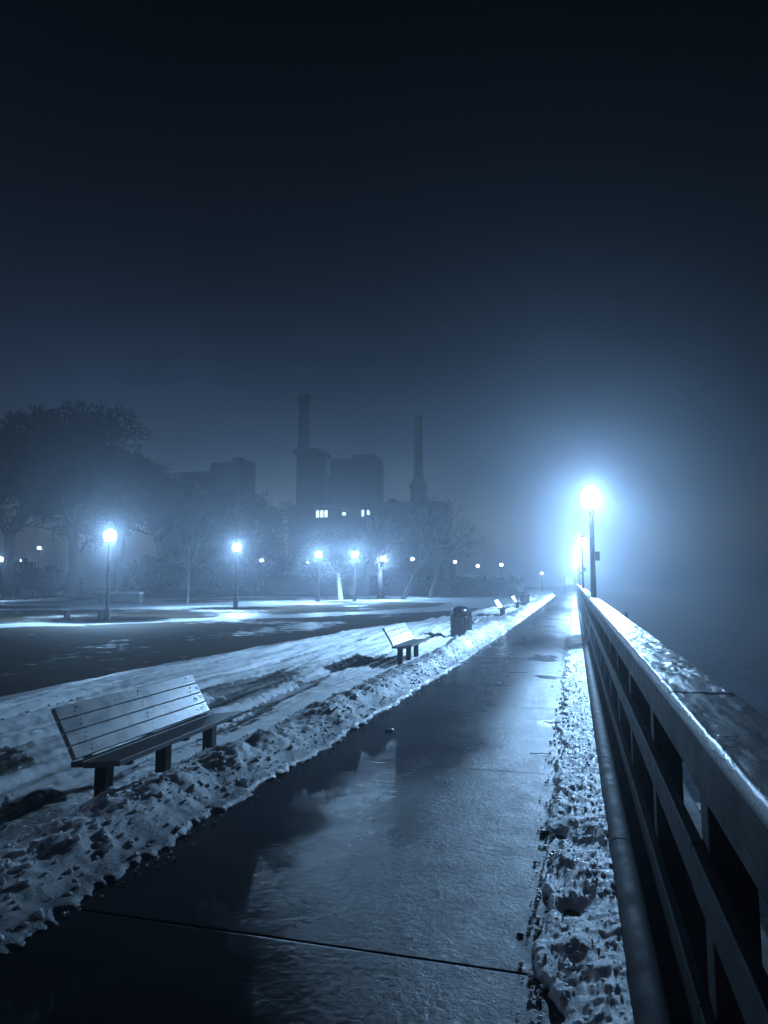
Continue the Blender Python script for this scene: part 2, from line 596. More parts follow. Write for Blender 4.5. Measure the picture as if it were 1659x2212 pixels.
# snow field with trodden tracks and ploughed bank, beside the path
sy = geo_rows(1.1, 75, 0.016, 0.0052)
sxu = np.concatenate([np.linspace(0, 0.30, 200), np.linspace(0.303, 1, 150)])
SU, SY = np.meshgrid(sxu, sy)
pl = path_left(SY)
edge_n = 0.06 * fbm(SY * 1.3, SY * 0.1 + 3, 4, 21) + 0.045 * fbm(SY * 7, SY * 0.3, 4, 22, 0.65)
far = np.interp(SY, [0, 7, 15, 22, 30, 45, 80], [-7.3, -7.2, -7.0, -6.5, -5.1, -4.5, -4.3])
x0 = pl + 0.03
SX = x0 + (far + 0.35 * fbm(SY * .5, SY * .1, 3, 23) - x0) * SU
u = x0 - SX
SX = SX + edge_n * np.exp(-u / 0.12)
# u: metres away from the path edge
crest_h = 0.115 + 0.05 * fbm(SY * 0.8, SY * 0.05 + 7, 3, 24)
crest_h = crest_h * np.interp(SY, [0, 3, 6, 20, 60], [0.8, 1.0, 1.15, 1.5, 1.6])
prof = sst(-0.05, 0.42, u) * (1 - 0.85 * sst(0.45, 0.95, u + 0.12 * fbm(SX * 2, SY * 2, 2, 40)))
lump = 0.75 + 0.22 * billow(SX * 2.4, SY * 2.2, 2, 25, 0.4) + 0.5 * fbm(SX * 2.6, SY * 2.2, 4, 35, 0.55)
lump2 = fbm(SX * 8, SY * 7.0, 4, 26, 0.65)
zz = crest_h * prof * (0.70 + 0.55 * lump) + 0.008 * lump2 * prof + 0.012 * sst(0, 0.04, u)
zz += 0.002 * fbm(SX * 16, SY * 14, 3, 27) * sst(0, 0.15, u)
slope_z = (LAND + 0.04) * sst(0.5, 1.2, u)
# foot prints and ski / tyre tracks further from the path
wob = 0.25 * fbm(SX * 0.1, SY * 0.22, 2, 28)
tr = fbm((SX + wob) * 3.6, SY * 0.16, 3, 29)
fld = sst(1.0, 1.7, u)
zz += fld * (0.055 + 0.075 * tr + 0.030 * fbm((SX + wob) * 9, SY * 0.35, 3, 36) + 0.010 * fbm(SX * 6, SY * 5, 3, 30) + 0.004 * lump2)
# bare ground below each bench and in worn patches
dirt = np.zeros_like(zz)
dirt += fld * 0.55 * sst(-0.15, -0.75, tr) + 0.25 * fld * sst(0.0, 0.5, fbm(SX * 0.9, SY * 0.35, 3, 31))
for (bx, by, rx, ry, a) in ((-3.55, 3.85, 0.36, 0.50, 1.2), (-3.45, 4.9, 0.18, 0.8, 0.5), (-3.75, 12.7, 0.5, 1.1, 1.1), (-3.5, 6.9, 0.16, 1.3, 0.75), (-4.15, 8.3, 0.22, 1.1, 1.25), (-4.6, 9.6, 0.3, 1.4, 1.0), (-3.75, 9.3, 0.12, 1.0, 0.9), (-4.6, 4.6, 0.5, 0.7, 0.8),
                            (-3.7, 18.4, 0.3, 1.0, 0.7), (-3.7, 31.5, 0.5, 1.3, 1.0), (-3.8, 25.5, 0.25, 3.0, 0.7)):
    g = np.exp(-((SX - bx) / rx) ** 2 - ((SY - by) / ry) ** 2)
    dirt += a * g
    zz -= 0.05 * g * fld
edgefade = sst(0.0, 0.5, SX - far)    # thins out to the lawn
dirt += (1 - edgefade) * 0.5
slush = (1 - sst(0.03, 0.30, u + 0.08 * fbm(SX * 3, SY * 3, 3, 33))) * 0.85
slush += 0.35 * sst(0.1, 0.7, fbm(SX * 2.5, SY * 2.2, 3, 34)) * (1 - fld)
zz = zz * (0.35 + 0.65 * edgefade) - 0.03 * np.clip(dirt, 0, 1) * fld
zt = zz + slope_z
zt[:, 0] = -0.02
sb = grid_mesh('snow_bank', np.stack([SX, SY, zt], -1), M['snow'], {'dirt': np.clip(dirt, 0, 1.2), 'slush': np.clip(slush, 0, 1)})
tag(sb, 'ploughed snow bank and trodden snow between the wet path and the lawn', 'snow', kind='stuff')


def snow_z(x, y):
    i = int(np.argmin(np.abs(sy - y)))
    j = int(np.argmin(np.abs(SX[i] - x)))
    return float(zt[i, j])


# lumpy refrozen snow strip under the railing
ry = geo_rows(1.0, 75, 0.008, 0.0042)
rx = np.linspace(0, 1, 110)
RU, RY = np.meshgrid(rx, ry)
le = -0.16 + 0.085 * fbm(RY * 1.5, RY * 0.1, 5, 50, 0.62)
le = np.where(RY < 3.0, le + 0.02, le)
RX = le + (0.150 - le) * RU
um = RX - le
hb = np.maximum(0, 0.35 + billow(RX * 4.6, RY * 4.0, 3, 52, 0.5))
hh = 0.034 + 0.009 * hb * (0.5 + fbm(RX * 1.5, RY * 1.2, 2, 58)) + 0.020 * fbm(RX * 4.5, RY * 2.6, 4, 56, 0.5) + 0.03 * sst(0.05, 0.3, um)
hh *= sst(0.0, 0.03, um)
hh += 0.006 * fbm(RX * 18, RY * 16, 3, 53) * sst(0.01, 0.05, um)
hh *= np.interp(RY, [0, 2, 5, 9, 75], [1.25, 1.2, 1.0, 0.65, 0.7])
hole = fbm(RX * 2.5, RY * 1.3, 3, 54)
hh -= 0.02 * sst(0.35, 0.7, hole)
for (hx, hy, r_) in ((0.06, 2.28, 0.10), (-0.12, 2.62, 0.06), (-0.13, 4.35, 0.05), (-0.05, 3.4, 0.05)):
    g = np.exp(-((RX - hx) / r_) ** 2 - ((RY - hy) / (r_ * 1.2)) ** 2)
    hh -= 0.08 * g
hh = np.maximum(hh, -0.012)
rs = 0.25 * sst(0, 0.6, fbm(RX * 3, RY * 3, 3, 55)) + 0.2 * sst(4, 2, RY)
strip = grid_mesh('snow_strip', np.stack([RX, RY, hh], -1), M['snow'], {'dirt': np.clip(sst(0.003, -0.012, hh) * 1.1 * (um > 0.01), 0, 1), 'slush': np.clip(rs, 0, 1)})
tag(strip, 'lumpy refrozen snow lying along the foot of the railing', 'snow', kind='stuff')

# loose crumbs of ice at the edges of path and strip
random.seed(3)
cr = MB()
for k in range(950):
    yy = 1.6 + 18 * random.random() ** 1.7
    if random.random() < 0.7:
        xx = -0.15 - abs(random.gauss(0, 0.05))
    else:
        xx = float(path_left(yy)) + 0.04 + abs(random.gauss(0, 0.05))
    r_ = random.uniform(0.003, 0.011) * (1 + 0.03 * yy)
    bm = bmesh.new()
    bmesh.ops.create_icosphere(bm, subdivisions=1, radius=r_)
    for q in bm.verts:
        q.co *= random.uniform(0.7, 1.3)
        q.co.z *= 0.7
    cr.bm(bm, Matrix.Translation((xx, yy, 0.004 + r_ * 0.4)))
c_ = cr.build('ice_crumbs', M['ice'])
tag(c_, 'loose crumbs of ice scattered along both edges of the path', 'ice', kind='stuff')

# broken clods of snow on the bank and on the strip
def clods(name, pts, lab):
    rg = random.Random(8)
    bases = []
    for q in range(8):
        bm = bmesh.new(); bmesh.ops.create_icosphere(bm, subdivisions=1, radius=1)
        bases.append(([v.co * rg.uniform(0.6, 1.25) for v in bm.verts], [[v.index for v in f.verts] for f in bm.faces])); bm.free()
    b = MB()
    for x, y, z_, r_ in pts:
        vs_, fs = bases[rg.randrange(8)]
        a = rg.uniform(0, 6.28); ca, sa = math.cos(a), math.sin(a)
        k1, k2 = rg.uniform(0.7, 1.3), rg.uniform(0.5, 0.9)
        b.add([(x + r_ * (v.x * ca - v.y * sa) * k1, y + r_ * (v.x * sa + v.y * ca), z_ + r_ * v.z * k2) for v in vs_], fs)
    o = b.build(name, M['snow'], smooth=False)
    tag(o, lab, 'snow', kind='stuff')


rgc = random.Random(12)
pts = []
for k in range(2600):
    yy = 1.5 + 24 * rgc.random() ** 1.9
    uu = rgc.betavariate(1.3, 2.2) * 1.0
    xx = float(path_left(yy)) - 0.01 - uu
    r_ = rgc.choice((0.006, 0.008, 0.010, 0.013, 0.018)) * rgc.uniform(0.7, 1.4) * (1 + yy * 0.03)
    if rgc.random() < 0.02: r_ *= 2
    pts.append((xx, yy, snow_z(xx, yy) + r_ * 0.15, r_))
clods('bank_clods', pts, 'broken clods of snow scattered over the ploughed bank')
pts = []
for k in range(2200):
    yy = 1.2 + 16 * rgc.random() ** 1.7
    xx = rgc.uniform(-0.20, 0.14)
    i_ = int(np.argmin(np.abs(ry - yy))); j_ = int(np.argmin(np.abs(RX[i_] - xx)))
    if xx < RX[i_][0] - 0.01: continue
    r_ = rgc.choice((0.003, 0.004, 0.006, 0.009)) * rgc.uniform(0.7, 1.3) * (1 + yy * 0.04)
    pts.append((xx, yy, float(hh[i_, j_]) + r_ * 0.2, r_))
clods('strip_clods', pts, 'broken bits of frozen snow on the strip under the railing')

# ------------------------------------------------------------------ the path: concrete slabs
wetX = ([1.0, 2.2, 2.55, 2.95, 3.72, 3.95, 4.10, 4.35, 4.75, 5.15, 5.55, 6.1, 6.6, 7.5, 9.5, 12.0, 15.0, 20, 24.5, 25.2, 27, 28, 33, 80],
        [-.55, -.70, -.88, -1.10, -1.55, -1.42, -1.30, -1.24, -1.42, -1.32, -1.30, -1.08, -1.00, -1.20, -1.15, -1.15, -1.25, -1.3, -1.2, -1.5, -1.7, -1.2, -1.4, -1.5])
JOINT = 2.865


def slab(y0, y1, n, nx):
    X = np.linspace(-2.75, 0.165, nx)
    ga = 0.008 if abs(y0 - JOINT) < 0.1 else 0.0015
    gb = 0.008 if abs(y1 - JOINT) < 0.1 else 0.0015
    Yv = np.concatenate([[y0 + ga], np.linspace(y0 + ga + 0.005, y1 - gb - 0.005, n), [y1 - gb]])
    XX, YY = np.meshgrid(X, Yv)
    ed = np.minimum(YY - Yv[0], Yv[-1] - YY)
    Z = 0.0025 * fbm(XX * 0.8, YY * 0.8, 3, 60)
    b_ = np.interp(YY, wetX[0], wetX[1]) + 0.24 + 0.10 * fbm(YY * 1.1, XX * 0.9, 3, 63)
    d = XX - b_
    wet = 0.5 - d * 0.75
    wet = np.clip(wet, 0.0, 1.0)
    wet = np.maximum(wet, np.where(YY > 6, 0.75 * sst(0.15, 0.6, fbm(XX * 0.8, YY * 0.9, 3, 61)), 0))
    # skirt
    Z = np.vstack([np.full((1, nx), -0.03), Z, np.full((1, nx), -0.03)])
    XX = np.vstack([XX[:1], XX, XX[-1:]]); YY = np.vstack([YY[:1], YY, YY[-1:]])
    wet = np.vstack([wet[:1], wet, wet[-1:]])
    return XX, YY, Z, wet


parts = []
k = -2
while k * JOINT < 100:
    y0 = k * JOINT
    n = 90 if y0 < 6 else (50 if y0 < 20 else 24)
    parts.append(slab(y0, y0 + JOINT, n, 100 if y0 < 20 else 40))
    k += 1
V_, F_, W_ = [], [], []
base_i = 0
for XX, YY, Z, wet in parts:
    ny, nx = XX.shape
    idx = np.arange(ny * nx).reshape(ny, nx) + base_i
    V_.append(np.stack([XX, YY, Z], -1).reshape(-1, 3)); W_.append(wet.reshape(-1))
    F_.append(np.stack([idx[:-1, :-1], idx[:-1, 1:], idx[1:, 1:], idx[1:, :-1]], -1).reshape(-1, 4))
    base_i += ny * nx
V_ = np.concatenate(V_); F_ = np.concatenate(F_); W_ = np.concatenate(W_)
me = bpy.data.meshes.new('path')
me.vertices.add(len(V_)); me.vertices.foreach_set('co', V_.reshape(-1).astype(np.float32))
me.loops.add(len(F_) * 4); me.loops.foreach_set('vertex_index', F_.reshape(-1).astype(np.int32))
me.polygons.add(len(F_)); me.polygons.foreach_set('loop_start', (np.arange(len(F_)) * 4).astype(np.int32))
me.update(calc_edges=True); me.validate()
at = me.attributes.new('wet', 'FLOAT', 'POINT'); at.data.foreach_set('value', W_.astype(np.float32))
me.materials.append(M['path']); me.shade_smooth()
tag(link('path', me), kind='structure')
b = MB(); b.box(-2.74, -6, -0.12, 0.16, 102, -0.009)
tag(b.build('path_base', M['joint']), kind='structure')

# ------------------------------------------------------------------ seawall and water
b = MB()
b.box(0.168, -8, -2.6, 0.78, 110, -0.03, 0.02)
sw = b.build('seawall', M['concrete'])
tag(sw, 'low concrete seawall carrying the timber railing above the water', 'seawall')
wm = MB(); wm.v = [(0.70, -9, -1.55), (60, -9, -1.55), (60, 228, -1.55), (0.70, 228, -1.55)]; wm.f = [(0, 1, 2, 3)]
tag(wm.build('water', M['water']), kind='structure')

# mooring piles beyond the railing
pile = None
for i, (x, y, zt_, r_, lab) in enumerate(((1.30, 8.6, -0.98, 0.17, 'short timber mooring pile seen through the gap below the nearest top rail'),
                                          (1.32, 21.7, 0.60, 0.17, 'dark mooring pile whose head shows just past the snowy rail cap'),
                                          (1.30, 13.1, -1.0, 0.16, 'short mooring pile seen between two posts farther along the railing'))):
    b = MB()
    hgt = zt_ + 2.6
    b.lathe([(r_, -hgt), (r_ * 1.02, -hgt * 0.5), (r_ * 0.97, -0.08), (r_ * 0.95, -0.02), (r_ * 0.85, 0), (r_ * 0.5, -0.01), (0.01, -0.015)], 18, 0, 0, 5, 0.04)
    o = b.build('mooring_pile', M['post'], smooth=True, loc=(x, y, zt_))
    tag(o, lab, 'mooring pile', 'mooring piles outside the seawall')

# ------------------------------------------------------------------ railing
FX = 0.33
fence = empty('timber_railing', (0, 0, 0))
tag(fence, 'long timber promenade railing with snow crusted wide cap beside the path', 'railing')
POLES = [17.9, 38.3, 58.4, 78.5, 98.5]
y = -2.0
post_me = None
FEND = 100.0
k = 0
pb = MB()
pb.box(-0.065, -0.065, -0.35, 0.065, 0.065, 1.06, 0.006)
first = None
ypost = 2.35 - 3 * 1.5
while ypost < FEND:
    if first is None:
        first = pb.build('post', M['post'], fence)
        o = first
        o.location = (FX + 0.105, ypost + 0.065, 0)
    else:
        o = first.copy(); COL.objects.link(o); o.parent = fence
        o.location = (FX + 0.105, ypost + 0.065, 0)
    if 0 < ypost < 6:                 # bolt heads on the water side
        for zb in (0.14, 0.60, 0.97):
            bb = MB()
            bb.lathe([(0.014, 0), (0.014, 0.010), (0.011, 0.018), (0.004, 0.02)], 8)
            q = bb.build('bolt', M['metal'], o)
            q.rotation_euler = (0, R(90), 0); q.location = (0.064, 0.0, zb)
    ypost += 1.5
# horizontal rails, in butted lengths
ys_r = [-2.2 + 0.01]
cuts = [-1.4] + [2.42 + 4.5 * i for i in range(-1, 22)]
cuts = [c for c in cuts if c < FEND] + [FEND]
rr = random.Random(5)
for (z0, z1, th, nm) in ((0.07, 0.215, 0.038, 'lower_rail'), (0.555, 0.69, 0.038, 'middle_rail'), (0.905, 1.062, 0.038, 'top_rail')):
    for a, c in zip(cuts[:-1], cuts[1:]):
        n = max(2, int((c - a) / 0.45)) if a < 12 else 2
        b = MB()
        dz = rr.uniform(-0.004, 0.004); dx = rr.uniform(-0.002, 0.002)
        b.box(FX + dx, a + 0.003, z0 + dz, FX + th + dx, c - 0.003, z1 + dz, 0.005)
        b.build(nm, M['rail'], fence)
# cap boards with snow crust
ccuts = [-1.6, 2.72, 7.2, 11.8]
y = 11.8
for py in POLES:
    while y + 4.5 < py - 1:
        y += 4.6; ccuts.append(y)
    ccuts += [py]
    y = py
ccuts = [c for c in ccuts if c < FEND] + [FEND]
for a, c in zip(ccuts[:-1], ccuts[1:]):
    if c - a < 0.3: continue
    ga = 0.075 if a in POLES else 0.001
    gc = 0.075 if c in POLES else 0.001
    y0, y1 = a + ga, c - gc
    ny = int((y1 - y0) / (0.010 if a < 4 else 0.022 if a < 12 else 0.08)) + 2
    nx = 44 if a < 8 else 24
    X = np.linspace(FX - 0.012, FX + 0.212, nx); Yv = np.linspace(y0, y1, ny)
    CXX, CYY = np.meshgrid(X, Yv)
    ex = np.minimum(CXX - X[0], X[-1] - CXX)
    nz = fbm(CXX * 9, CYY * 4, 4, 70, 0.5) + 0.6 * fbm(CXX * 2.5, CYY * 1.1, 2, 71)
    amount = np.interp(CYY, [0, 2.6, 2.75, 3.4, 6, 12, 30], [-0.10, -0.02, 0.70, 0.82, 0.74, 0.8, 0.9])
    s_ = nz * 0.55 + amount
    s_ = np.where(CYY < 2.72, s_ - 0.5 * np.exp(-((CXX - FX - 0.12) / 0.045) ** 2) + 0.55 * np.exp(-((CXX - X[0]) / 0.018) ** 2), s_ + 0.35 * np.exp(-((CXX - X[0]) / 0.02) ** 2))
    thick = np.clip(s_, 0, 1) * np.interp(CYY, [0, 2.7, 3, 10, 60], [0.004, 0.005, 0.008, 0.012, 0.02]) * sst(0, 0.012, ex)
    Zc = 1.102 + thick + 0.002 * fbm(CXX * 14, CYY * 3, 3, 72) - 0.005 * (1 - sst(0, 0.008, ex)) - 0.004 * (1 - sst(0, 0.01, np.minimum(CYY - y0, y1 - CYY)))
    # skirt all round to the underside
    def skirt(A, v0=None):
        A = np.hstack([A[:, :1], A, A[:, -1:]]); A = np.vstack([A[:1], A, A[-1:]])
        return A
    CXX2, CYY2, Z2, S2 = skirt(CXX), skirt(CYY), skirt(Zc), skirt(s_)
    Z2[0, :] = Z2[-1, :] = 1.064; Z2[:, 0] = Z2[:, -1] = 1.064
    S2[0, :] = S2[-1, :] = 0; S2[:, 0] = S2[:, -1] = 0
    cb = grid_mesh('cap_board', np.stack([CXX2, CYY2, Z2], -1), M['cap'], {'snow': np.clip(S2, 0, 1)}, fence)
    b = MB(); b.v = [(X[0], y0, 1.0645), (X[-1], y0, 1.0645), (X[-1], y1, 1.0645), (X[0], y1, 1.0645)]; b.f = [(3, 2, 1, 0)]
    b.build('board_underside', M['rail'], cb)

# tarred timber kerb at the railing's foot
kb = empty('timber_kerb', (0.208, 0, 0))
tag(kb, 'dark rounded timber kerb running along the foot of the railing', 'kerb')
yk = -1.5
while yk < 98:
    L = 5.6
    b = MB()
    segs = 14
    prof = []
    for i in range(segs):
        a = 2 * math.pi * i / segs
        ca, sa = math.cos(a), math.sin(a)
        r_ = 0.062 / max(abs(ca), abs(sa)) ** 0.2
        prof.append((r_ * ca, 0.062 + r_ * 0.95 * sa))
    vs_ = [(x_, yk + 0.008, z_) for x_, z_ in prof] + [(x_, yk + L - 0.008, z_) for x_, z_ in prof]
    fs = [(i, (i + 1) % segs, segs + (i + 1) % segs, segs + i) for i in range(segs)] + [tuple(range(segs))[::-1], tuple(range(segs, 2 * segs))]
    b.add(vs_, fs)
    b.build('kerb_timber', M['curb'], kb, smooth=True)
    yk += L


# ------------------------------------------------------------------ street lamps
def make_lamp(box=True):
    root = empty('street_lamp', (0, 0, 0))
    b = MB()
    b.lathe([(0.17, 0), (0.17, 0.06), (0.145, 0.10), (0.14, 0.42), (0.115, 0.50), (0.085, 0.56), (0.078, 0.60)], 16)
    b.build('base', M['metal'], root, True)
    b = MB()
    b.lathe([(0.068, 0.55), (0.066, 1.2), (0.058, 2.4), (0.052, 3.16), (0.07, 3.17), (0.07, 3.20), (0.055, 3.21)], 32, 0, 0, 8, 0.05)
    b.build('pole', M['metal'], root, True)
    b = MB()
    b.lathe([(0.055, 3.20), (0.10, 3.24), (0.075, 3.28), (0.11, 3.345), (0.185, 3.37), (0.19, 3.385)], 24)
    b.build('collar', M['metal'], root, True)
    gl = MB()
    gl.lathe([(0.165, 3.386), (0.205, 3.44), (0.235, 3.54), (0.24, 3.62), (0.215, 3.71), (0.17, 3.775)], 24)
    g = gl.build('globe', M['glass'], root, True)
    b = MB()
    b.lathe([(0.18 if box else 0.25, 3.776), (0.185 if box else 0.255, 3.79), (0.14, 3.83), (0.085, 3.865), (0.05, 3.885), (0.05, 3.90), (0.03, 3.915), (0.034, 3.94), (0.02, 3.965), (0.004, 3.985)], 20)
    b.build('lamp_cap', M['metal'], root, True)
    if box:
        b = MB(); b.box(0.062, -0.07, 2.03, 0.17, 0.07, 2.24, 0.008)
        b.box(0.058, -0.078, 2.235, 0.178, 0.078, 2.25, 0.003)
        b.build('junction_box', M['metal'], root)
    ld = bpy.data.lights.new('lamp_light', 'POINT')
    ld.energy = LAMP_W * 0.55 if box else LAMP_W * 0.42
    ld.color = LAMP_COL
    ld.shadow_soft_size = 0.03
    lo = bpy.data.objects.new('lamp_light', ld)
    COL.objects.link(lo); lo.parent = root; lo.location = (0, 0, 3.70 if box else 3.66)
    if True:                          # reflector in the lamp head: most light goes down and outward
        sd_ = bpy.data.lights.new('reflector_light', 'SPOT')
        sd_.energy = LAMP_W * (0.68 if box else 3.0)
        sd_.color = LAMP_COL
        sd_.spot_size = R(174 if box else 156); sd_.spot_blend = 0.25 if box else 0.8
        sd_.shadow_soft_size = 0.05
        so = bpy.data.objects.new('reflector_light', sd_)
        COL.objects.link(so); so.parent = root; so.location = (0, 0, 3.60)
    return root


lampR = make_lamp(True)
lampL = make_lamp(False)
g1 = 'globe lamps standing along the railing'
labs = ['nearest glowing globe lamp with a small box on its black pole beside the railing',
        'second globe lamp along the railing, its pole just left of the nearest one',
        'third globe lamp along the railing, glowing under the second one in the fog',
        'fourth globe lamp along the railing, half lost in the bright fog',
        'farthest globe lamp at the end of the railing, faint in the fog']
for i, (py, lb) in enumerate(zip(POLES, labs)):
    o = lampR if i == 0 else copy_tree(lampR)
    o.location = (FX + 0.125, py, -0.03)
    tag(o, lb, 'street lamp', g1)
g2 = 'globe lamps standing across the park lawn'
pk = [(-18.7, 25.0, -0.22, 'glowing park lamp below the big dark tree, nearest lamp on the lawn'),
      (-19.37, 37.7, -0.10, 'park lamp glowing in front of the left apartment slab'),
      (-18.81, 50.0, -0.05, 'park lamp glowing left of the lit bushy tree'),
      (-16.39, 51.5, -0.05, 'park lamp glowing right above the lit bushy tree'),
      (-16.95, 62.0, -0.05, 'park lamp between the forked bare trunks and the bushy tree'),
      (-48.5, 50.0, -0.20, 'park lamp cut by the left edge of the picture')]
for i, (x, yy, zb, lb) in enumerate(pk):
    o = lampL if i == 0 else copy_tree(lampL)
    o.location = (x, yy, zb)
    tag(o, lb, 'street lamp', g2)
    if i in (2, 3, 5):                # brighter pair in the middle, a dimmer lamp far left
        for l5 in [c for c in o.children if c.type == 'LIGHT']:
            l5.data = l5.data.copy(); l5.data.energy *= 0.2 if i == 5 else 1.35


def make_far_lamp(p=150):
    root = empty('far_street_light', (0, 0, 0))
    b = MB(); b.lathe([(0.09, 0), (0.05, 3.8)], 8)
    b.build('pole', M['metal'], root)
    b = MB(); b.lathe([(0.10, 3.8), (0.2, 3.9), (0.2, 4.05), (0.1, 4.15)], 10)
    b.build('globe', M['glass'], root, True)
    ld = bpy.data.lights.new('lamp_light', 'POINT')
    ld.energy = p; ld.color = LAMP_COL; ld.shadow_soft_size = 0.15
    lo = bpy.data.objects.new('lamp_light', ld); COL.objects.link(lo); lo.parent = root; lo.location = (0, 0, 3.98)
    return root


fl = make_far_lamp()
for i, (x, yy, zz_, lb) in enumerate(((-14.9, 90, 0.0, 'small far light at the right corner of the low power station hall'),
                                      (-11.96, 90, -0.55, 'small far light over the snowy shrubs right of the power station'),
                                      (-8.93, 90, -0.4, 'small far light standing apart above the dark hedge, right of the shrubs'),
                                      (-37.67, 80, 0.1, 'tiny far light right of the second park lamp'),
                                      (-31.42, 80, -0.1, 'tiny far light on a pole just left of the third park lamp'),
                                      (-18.31, 80, 0.1, 'tiny far light among the leaning bare branches'),
                                      (-66.5, 72, 0.0, 'far light glimmering through the big tree near the left edge'),
                                      (-64.0, 72, 1.6, 'far light flickering through twigs low in the big tree'),
                                      (-5.1, 118, -1.2, 'tiny faint light left of the railing lamps in the fog'))):
    o = fl if i == 0 else copy_tree(fl)
    o.location = (x, yy, zz_)
    tag(o, lb, 'street light', 'small lights far behind the lawn')

# ------------------------------------------------------------------ benches
root_backs = {}


def make_bench():
    root = empty('park_bench', (0, 0, 0))
    L = 0.885
    # local: +x towards the path, y along
    for yy in (-0.70, 0.02, 0.74):
        b = MB(); b.box(-0.045, yy - 0.045, -0.30, 0.045, yy + 0.045, 0.375, 0.006)
        b.build('leg', M['metal'], root)
    for yy in (-0.70, 0.02, 0.74):
        b = MB()
        pts = [(0.20, 0.368), (-0.04, 0.360), (-0.11, 0.375), (-0.15, 0.42), (-0.18, 0.47), (-0.315, 0.705)]
        for (xa, za), (xb, zb) in zip(pts[:-1], pts[1:]):
            d = Vector((xb - xa, 0, zb - za)); ln = d.length; d.normalize()
            nrm = Vector((-d.z, 0, d.x))
            b.obox(((xa + xb) / 2, yy, (za + zb) / 2), d, Vector((0, 1, 0)), d.cross(Vector((0, 1, 0))), ln / 2 + 0.008, 0.025, 0.012, 0.003)
        b.build('bracket', M['metal'], root)
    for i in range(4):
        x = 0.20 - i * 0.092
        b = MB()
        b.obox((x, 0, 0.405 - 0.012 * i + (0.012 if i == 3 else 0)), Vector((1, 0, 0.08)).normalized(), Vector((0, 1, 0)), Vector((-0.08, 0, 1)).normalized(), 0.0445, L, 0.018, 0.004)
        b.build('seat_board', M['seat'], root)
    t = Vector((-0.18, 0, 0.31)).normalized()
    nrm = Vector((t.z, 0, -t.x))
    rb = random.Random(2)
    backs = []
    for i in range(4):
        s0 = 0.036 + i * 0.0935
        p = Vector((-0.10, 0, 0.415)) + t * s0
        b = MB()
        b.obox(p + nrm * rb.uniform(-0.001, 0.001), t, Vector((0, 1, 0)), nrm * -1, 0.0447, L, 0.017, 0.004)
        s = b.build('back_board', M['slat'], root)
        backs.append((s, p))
    root_backs[root.name] = (backs, t, nrm)
    return root


bench = make_bench()
g3 = 'slatted benches standing in the snow beside the path'
for i, (x, yy, zb, rz, lb) in enumerate(((-3.10, 4.87, -0.075, 0.6, 'nearest slatted bench with grey boards on three dark posts in the snow'),
                                         (-3.12, 13.25, -0.085, 1.0, 'second bench along the path, back lit bright, just before the near bin'),
                                         (-3.12, 31.6, -0.085, 0.5, 'third bench along the path, small and bright beyond the near bin'),
                                         (-3.12, 40.2, -0.085, 0.5, 'farthest bench, small and pale just left of the far bin'))):
    o = bench if i == 0 else copy_tree(bench)
    o.location = (x, yy, zb); o.rotation_euler.z = R(rz)
    tag(o, lb, 'bench', g3)
# bolts and icy patches imitating lamp glare on the near bench's boards
backs, t, nrm = root_backs[bench.name]
for s_o, p in backs:
    for yy in (-0.70, 0.02, 0.74):
        for q in (-0.014, 0.014):
            c = p + nrm * 0.017 + t * q + Vector((0, yy + q * 0.7, 0))
            bb = MB()
            bb.tube(c, c + nrm * 0.004, 0.007, 0.005, 8)
            a0 = nrm.orthogonal().normalized(); a1 = nrm.cross(a0)
            k0 = len(bb.v) - 8
            bb.f.append(tuple(range(k0, k0 + 8)))
            bb.build('bolt', M['steel'], s_o)
rb = random.Random(9)
for (bi, ds, yy, a_, c_2) in ((0, 0.01, 0.83, 0.026, 0.035), (0, 0.0, 0.77, 0.02, 0.014), (1, 0.01, 0.84, 0.030, 0.030), (1, 0.0, 0.73, 0.033, 0.012), (1, 0.0, 0.765, 0.028, 0.008), (2, 0.0, 0.85, 0.02, 0.02), (0, 0.0, 0.70, 0.012, 0.01)):
    s_o, p = backs[bi]
    b = MB()
    c = p + Vector((0, yy, 0)) + t * ds + nrm * 0.0172
    m = 12
    ring = [c + t * (a_ * math.cos(k_ * 6.283 / m) * rb.uniform(.7, 1.2)) + Vector((0, 1, 0)) * (c_2 * math.sin(k_ * 6.283 / m) * rb.uniform(.7, 1.2)) for k_ in range(m)]
    b.add(ring + [c + nrm * 0.006], [(k_, (k_ + 1) % m, m) for k_ in range(m)])
    b.build('icy_glare_patch', M['ice'], s_o, True)  # icy bits, their white standing in for lamp glare on wet boards


